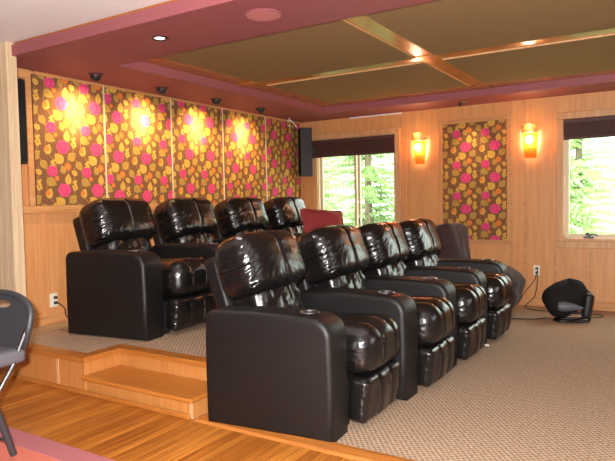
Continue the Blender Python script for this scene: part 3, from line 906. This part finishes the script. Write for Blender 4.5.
m.tube(loop, .016, seg=10); m.build('base_loop', MT['gun'], gs, smooth=True, angle=0)
gs.rotation_euler = (0, 0, R(20)); gs.scale = (.84, .84, .84); gs.location.x = -.885

# ------------------------------------------------------------------ outlets and cords
def outlet(loc, rz, label):
    t = empty('wall_outlet', loc, rz); tag(t, label, 'outlet')
    m = MB(); m.box((-.036, -.007, -.058), (.036, 0, .058), bev=.004); m.build('cover_plate', MT['plate'], t)
    for z in (-.022, .022):
        m = MB(); m.box((-.017, -.010, z - .015), (.017, -.006, z + .015), bev=.003); s = m.build('socket', MT['white_pl'], t)
        m = MB(); m.box((-.008, -.036, z - .010), (.018, -.0095, z + .012), bev=.005); m.build('plug', MT['black'], t)
    return t
outlet((-1.32, YW - .007, .40), 0, 'cream wall outlet with two plugs below the right sconce')
outlet((XR + .008, 3.03, .43), R(90), 'cream wall outlet with two plugs on the wainscot behind the rear row')
def cord(pts, label, grp=None, r=.005):
    out = []
    P = [Vector(p) for p in pts]
    for i in range(len(P) - 1):
        p0, p1, p2, p3 = P[max(0, i - 1)], P[i], P[i + 1], P[min(len(P) - 1, i + 2)]
        for k in range(6):
            t = k / 6
            out.append(.5 * ((2 * p1) + (p2 - p0) * t + (2 * p0 - 5 * p1 + 4 * p2 - p3) * t * t + (3 * p1 - p0 - 3 * p2 + p3) * t ** 3))
    out.append(P[-1])
    m = MB(); m.tube(out, r, seg=6); o = m.build('power_cord', MT['black'], smooth=True, angle=0)
    tag(o, label, 'cord', grp)
cord([(-1.315, YW - .05, .375), (-1.33, YW - .08, .30), (-1.42, YW - .12, .17), (-1.5, YW - .2, .03), (-1.6, 6.55, .008)], 'black cord running from the far outlet down to the bean bag')
cord([(-1.305, YW - .05, .42), (-1.30, YW - .075, .30), (-1.33, YW - .08, .12), (-1.42, YW - .14, .01), (-1.30, 6.62, .007), (-1.1, 6.6, .007), (-.95, 6.66, .007), (-.7, 6.62, .007), (-.62, 6.55, .007), (-.66, 6.45, .007), (-.72, 6.33, .03)], 'black cord dropping from the far outlet and running behind the padded floor seat')
cord([(-1.42, 6.02, .007), (-1.3, 6.06, .007), (-1.2, 6.1, .007), (-1.1, 6.22, .007)], 'black cord lying on the carpet between the bean bag and the padded floor seat')
cord([(XR + .055, 3.04, .41), (XR + .08, 3.08, .36), (XR + .05, 3.12, .28), (XR + .10, 3.18, PLZ + .008), (XR + .22, 3.17, PLZ + .007)], 'black cord from the rear outlet down behind the rear row')

# ------------------------------------------------------------------ speakers
t = empty('wall_speaker', (XR + .002, 2.715, 1.54)); tag(t, 'slim black wall speaker in a wooden frame beside the stub wall', 'speaker')
m = MB(); m.box((0, -.12, 0), (.05, .12, .665), bev=.02); m.build('cabinet', MT['speaker'], t, smooth=True)
m = MB(); m.box((.048, -.105, .02), (.056, .105, .645), bev=.003); m.build('grille', MT['black_fab'], t)
t = empty('corner_speaker', (-4.21, 6.75, 1.545), R(-42)); tag(t, 'tall black box speaker hung in the corner left of the blind', 'speaker')
m = MB(); m.box((-.055, -.085, 0), (.055, .07, .64), bev=.006); m.build('cabinet', MT['speaker'], t)
m = MB(); m.box((-.048, -.094, .012), (.048, -.084, .628), bev=.003); m.build('grille', MT['black_fab'], t)
m = MB(); m.box((-.02, .07, .3), (.02, .125, .36)); m.build('bracket', MT['black'], t)

# ------------------------------------------------------------------ ceiling fittings
slabs = ('black eyeball ceiling spotlight nearest the stub wall', 'black eyeball ceiling spotlight above the second floral panel',
         'black eyeball ceiling spotlight above the middle floral panel', 'black eyeball ceiling spotlight farthest along, above the fourth floral panel')
for i, y in enumerate((3.29, 4.03, 4.80, 5.57)):
    t = empty('ceiling_spotlight', (-4.08, y, SOF)); tag(t, slabs[i], 'spotlight', 'black ceiling spotlights over the floral panels')
    m = MB(); m.lathe([(.062, 0), (.062, -.006), (.05, -.010), (.040, -.006), (.040, .0)], seg=28); m.build('trim_ring', MT['black'], t, smooth=True)
    EM = T(0, 0, -.012, 0, 34, 0)
    m = MB(); m.lathe([(.040, .012), (.043, -.006), (.040, -.026), (.030, -.034), (.030, -.022)], seg=24, mat=EM); m.build('eyeball', MT['black'], t, smooth=True)
    m = MB(); m.lathe([(0, -.023), (.030, -.023)], seg=20, mat=EM); m.build('lens', MT['lens_warm'], t)
    for nm, en, sz, dv in (('spot_beam', 100, 44, (-.30, 0, -.29)), ('spot_spill', 52, 125, (-.30, 0, -.5))):
        d = bpy.data.lights.new(nm, 'SPOT'); d.energy = en; d.color = (1.0, 0.70, 0.32); d.spot_size = R(sz); d.spot_blend = 1.0; d.shadow_soft_size = .02
        l = bpy.data.objects.new(nm, d); COL.objects.link(l); l.parent = t
        l.location = (-.03, 0, -.055); l.rotation_euler = Vector(dv).to_track_quat('-Z', 'Y').to_euler()

def downlight(name, x, y, lens, label):
    t = empty(name, (x, y, SOF)); tag(t, label, 'downlight')
    m = MB(); m.lathe([(.058, 0), (.060, -.004), (.050, -.009), (.040, -.006), (.030, -.002)], seg=32); m.build('trim_ring', MT['steel'], t, smooth=True)
    m = MB(); m.lathe([(0, -.003), (.030, -.003)], seg=24); m.build('lens', lens, t)
    return t
t = downlight('recessed_downlight', -2.87, 2.83, MT['lens_cool'], 'small lit recessed downlight with metal ring in the near soffit')
d = bpy.data.lights.new('downlight_beam', 'SPOT'); d.energy = 22; d.spot_size = R(100); d.spot_blend = .6; d.color = (1, .93, .85); d.shadow_soft_size = .03
l = bpy.data.objects.new('downlight_beam', d); COL.objects.link(l); l.parent = t; l.location = (0, 0, -.02)
t = downlight('recessed_downlight', -2.03, 6.58, MT['white_pl'], 'recessed eyeball downlight with pale ring in the far soffit above the lone floral panel')
m = MB(); m.lathe([(0, -.05), (.014, -.045), (.016, -.02), (.016, -.002)], seg=16, mat=T(-.05, .02, 0)); m.build('knob', MT['black'], t, smooth=True)
d = bpy.data.lights.new('panel_beam', 'SPOT'); d.energy = 26; d.spot_size = R(70); d.spot_blend = 1.0; d.color = (1, .72, .36); d.shadow_soft_size = .02
l = bpy.data.objects.new('panel_beam', d); COL.objects.link(l); l.parent = t; l.location = (-.0, -.0, -.06); l.rotation_euler = Vector((.02, .30, -.72)).to_track_quat('-Z', 'Y').to_euler()
t = empty('ceiling_speaker', (-2.04, 2.835, SOF)); tag(t, 'round pink ceiling speaker flush in the near soffit', 'ceiling speaker')
m = MB(); m.lathe([(.112, 0), (.113, -.005), (.106, -.008), (.100, -.006)], seg=48); m.build('rim', MT['mauve'], t, smooth=True)
m = MB(); m.lathe([(0, -.007), (.06, -.0068), (.101, -.006)], seg=48); m.build('grille', MT['mauve_light'], t, smooth=True)

m = MB(); m.tube([(0, 0, 0), (0, 0, -.03), (.02, .02, -.04)], .006); m.box((-.02, -.02, -.045), (.03, .02, -.028), bev=.005); m.tube([(.02, .01, -.04), (.05, .04, -.08), (.07, .06, -.12)], .006); m.tube([(.0, .0, -.09), (.005, .005, -.115)], .008)
o = m.build('ceiling_clip', MT['white_pl'], smooth=True); o.location = (-4.25, 6.42, SOF + .001)
tag(o, 'small bent white clip hanging from the soffit in the rear corner', 'clip')

# ------------------------------------------------------------------ sconces
for i, x in enumerate((-2.665, -1.383)):
    t = empty('wall_sconce', (x, YW, 1.635)); tag(t, ('lit amber glass wall sconce between the left window and the floral panel', 'lit amber glass wall sconce between the floral panel and the right window')[i], 'sconce', 'amber glass sconces on the window wall')
    m = MB(); m.box((-.05, -.012, .06), (.05, 0, .30), bev=.004); m.build('backplate', MT['steel'], t)
    m = MB(); m.lathe([(.058, .0), (.064, .03), (.088, .275), (.086, .275), (.061, .03), (.055, .006), (0, .006)], seg=28, mat=T(0, -.016, 0), arc=PI, a0=PI); m.build('glass_shade', MT['amber'], t, smooth=True)
    m = MB(); m.lathe([(0, .277), (.086, .277), (.086, .281), (0, .281)], seg=28, mat=T(0, -.016, 0), arc=PI, a0=PI); m.build('added_light_mask', MT['amber_band'], t)  # cap added to keep the bulb from flooding the wall above
    for q in range(4):
        z = .285 + q * .024
        m = MB(); m.lathe([(.088, z), (.094, z), (.095, z + .012), (.089, z + .012), (.088, z)], seg=28, mat=T(0, -.016, 0), arc=PI, a0=PI); m.build('louver_band', MT['amber_band'], t, smooth=True)
    m = MB(); m.lathe([(0, .12), (.022, .135), (.042, .17), (.050, .21), (.042, .25), (0, .262)], seg=20, mat=T(0, -.055, 0)); m.build('bulb', MT['bulb'], t, smooth=True, angle=0)
    d = bpy.data.lights.new('sconce_glow', 'POINT'); d.energy = 2.2; d.color = (1, .62, .26); d.shadow_soft_size = .03
    l = bpy.data.objects.new('sconce_glow', d); COL.objects.link(l); l.parent = t; l.location = (0, -.14, .34)

# ------------------------------------------------------------------ rug and folding chair at the lower left
rg = empty('area_rug', (-3.4, 0.3, 0)); tag(rg, 'coral rug with a wide mauve border under the folding chair', 'rug')
m = MB(); m.box((-1.6, -1.6, .001), (2.2, 1.4, .008)); m.build('field', MT['rug_coral'], rg)
m = MB(); bw = .13
m.box((-1.6 - bw, 1.4, .001), (2.2 + bw, 1.4 + bw, .010), bev=.003); m.box((-1.6 - bw, -1.6 - bw, .001), (2.2 + bw, -1.6, .010), bev=.003)
m.box((-1.6 - bw, -1.6, .001), (-1.6, 1.4, .010), bev=.003); m.box((2.2, -1.6, .001), (2.2 + bw, 1.4, .010), bev=.003)
m.build('border', MT['rug_pink'], rg)

fc = empty('folding_chair', (-2.86, 1.49, .010), R(-83)); tag(fc, 'grey folding chair at the left edge standing on the mauve rug border', 'folding chair')
# local: +x is where the seat points (front), y across, back at x = -0.2
BW, BH = .215, .31
def back_mb():
    m = MB(); n = 12
    def outline(w, h, z0):
        return [(-w * .92, z0), (w * .92, z0), (w, z0 + h * .4)] + [(w * math.cos(R(a)) if a < 90 else w * math.cos(R(a)), z0 + h * .62 + h * .38 * math.sin(R(a))) for a in range(0, 181, 12)] + [(-w, z0 + h * .4)]
    out = outline(BW, BH - .05, .51)
    hole = [(.075 * math.cos(R(a)), (.715) + .020 * math.sin(R(a))) for a in range(0, 360, 20)]
    return out, hole
out, hole = back_mb()
def ring_fill(out, hole, x0, x1):
    """plate with a slot: bridge each outline point to its nearest slot point"""
    import bmesh
    bm = bmesh.new()
    eo = [bm.verts.new((x0, p[0], p[1])) for p in out]; eh = [bm.verts.new((x0, p[0], p[1])) for p in hole]
    ed = [bm.edges.new((eo[i], eo[(i + 1) % len(eo)])) for i in range(len(eo))] + [bm.edges.new((eh[i], eh[(i + 1) % len(eh)])) for i in range(len(eh))]
    r = bmesh.ops.triangle_fill(bm, edges=ed, use_beauty=True)
    g = bmesh.ops.extrude_face_region(bm, geom=bm.faces[:])
    bmesh.ops.translate(bm, verts=[v for v in g['geom'] if isinstance(v, bmesh.types.BMVert)], vec=(x1 - x0, 0, 0))
    bmesh.ops.recalc_face_normals(bm, faces=bm.faces[:])
    bm.verts.index_update()
    vs = [v.co.copy() for v in bm.verts]; fs = [tuple(v.index for v in f.verts) for f in bm.faces]
    bm.free(); return vs, fs
LEAN = T(-.16, 0, .44, 0, -12, 0) @ T(0, 0, -.44)
vs, fs = ring_fill(out, hole, -.010, .012)
m = MB(); m.add(place(vs, LEAN), fs)
m.build('backrest', MT['grey'], fc)
m = MB(); m.tube([LEAN @ Vector((0.002, p[0] * 1.0, p[1])) for p in out[1:-1]] , .017, seg=10); m.build('back_rim', MT['grey'], fc, smooth=True, angle=0)
def seatp(p):
    q = p.copy(); q.z -= .012 * (1 - (p.x / .21) ** 2) * (1 - (p.y / .21) ** 2); return q
vs, fs = cushion(.42, .44, .075, .03, 14, seatp)
m = MB(); m.add(place(vs, T(.03, 0, .485, 0, -2, 0)), fs); m.build('seat', MT['grey_mid'], fc, smooth=True, angle=0)
for s in (-1, 1):
    m = MB(); m.tube([(-.19, s * .20, .60), (-.10, s * .205, .44), (.25, s * .215, .012)], .012, seg=10); m.build('leg', MT['steel'], fc, smooth=True)
    m = MB(); m.tube([(.05, s * .185, .45), (-.02, s * .19, .25), (-.09, s * .20, .017)], .016, seg=10); m.build('leg', MT['grey'], fc, smooth=True)
for x_, w_ in ((-.07, .195), (.185, .21)):
    m = MB(); m.tube([(x_, -w_, .09), (x_, w_, .09)], .009); m.build('cross_bar', MT['steel'], fc, smooth=True)

m = MB(); m.box((-.02, -.012, 0), (.02, .012, .014), bev=.004)
o = m.build('paper_scrap', MT['white_pl']); o.location = (-1.315, 4.835, .001)
tag(o, 'tiny white scrap on the carpet at the foot of a front row arm', 'scrap')

# ------------------------------------------------------------------ outside
struct(MB().box((-30, YW + .3, -.6), (20, 45, -.5)).build('ground', MT['lawn']), 'lawn outside the windows', 'ground')
def conifer(x, y, h, r, seed, mat, label, name='conifer_tree', dens=1.0, z0=-.5):
    rnd = random.Random(seed)
    t = empty(name, (x, y, z0)); tag(t, label, 'tree', 'trees outside the windows')
    m = MB(); m.tube([(0, 0, 0), (0.02, 0, h * .5), (0, 0, h * .97)], [.11, .07, .015], seg=8); m.build('trunk', MT['bark'], t, smooth=True)
    m = MB()
    z = h * .06
    while z < h * .97:
        k = 1 - (z / h)
        for b in range(int(9 * dens)):
            a = rnd.uniform(0, 2 * PI); L = r * (k ** .8) * rnd.uniform(.7, 1.1) + .1
            zj = rnd.uniform(-.12, .12)
            steps = max(5, int(L / .075))
            dx, dy = math.cos(a), math.sin(a)
            lx, ly = -dy, dx
            for s in range(1, steps + 1):
                u = s / steps
                px, py, pz = dx * L * u, dy * L * u, z + zj + .25 * L * u - (.35 + .4 * abs(zj)) * L * u * u
                w = .20 * (1 - u * .75) * rnd.uniform(.6, 1.2) + .03
                for sd in (-1, 1):
                    tip = (px + sd * lx * w + dx * w * .7, py + sd * ly * w + dy * w * .7, pz - rnd.uniform(.02, .10))
                    c2 = (px + dx * .035, py + dy * .035, pz + rnd.uniform(.012, .035))
                    mid = (px + sd * lx * w * .5 + dx * w * .1, py + sd * ly * w * .5 + dy * w * .1, pz - .03)
                    m.add([(px, py, pz), c2, tip, mid], [(0, 1, 2), (0, 2, 3)])
        z += .17
    m.build('foliage', mat, t)
conifer(-5.2, 10.6, 5.0, 1.7, 1, MT['leaf_a'], 'conifer outside the left window')
conifer(-1.55, 9.7, 2.35, .85, 3, MT['leaf_a'], 'conifer outside the right window beside its left edge')
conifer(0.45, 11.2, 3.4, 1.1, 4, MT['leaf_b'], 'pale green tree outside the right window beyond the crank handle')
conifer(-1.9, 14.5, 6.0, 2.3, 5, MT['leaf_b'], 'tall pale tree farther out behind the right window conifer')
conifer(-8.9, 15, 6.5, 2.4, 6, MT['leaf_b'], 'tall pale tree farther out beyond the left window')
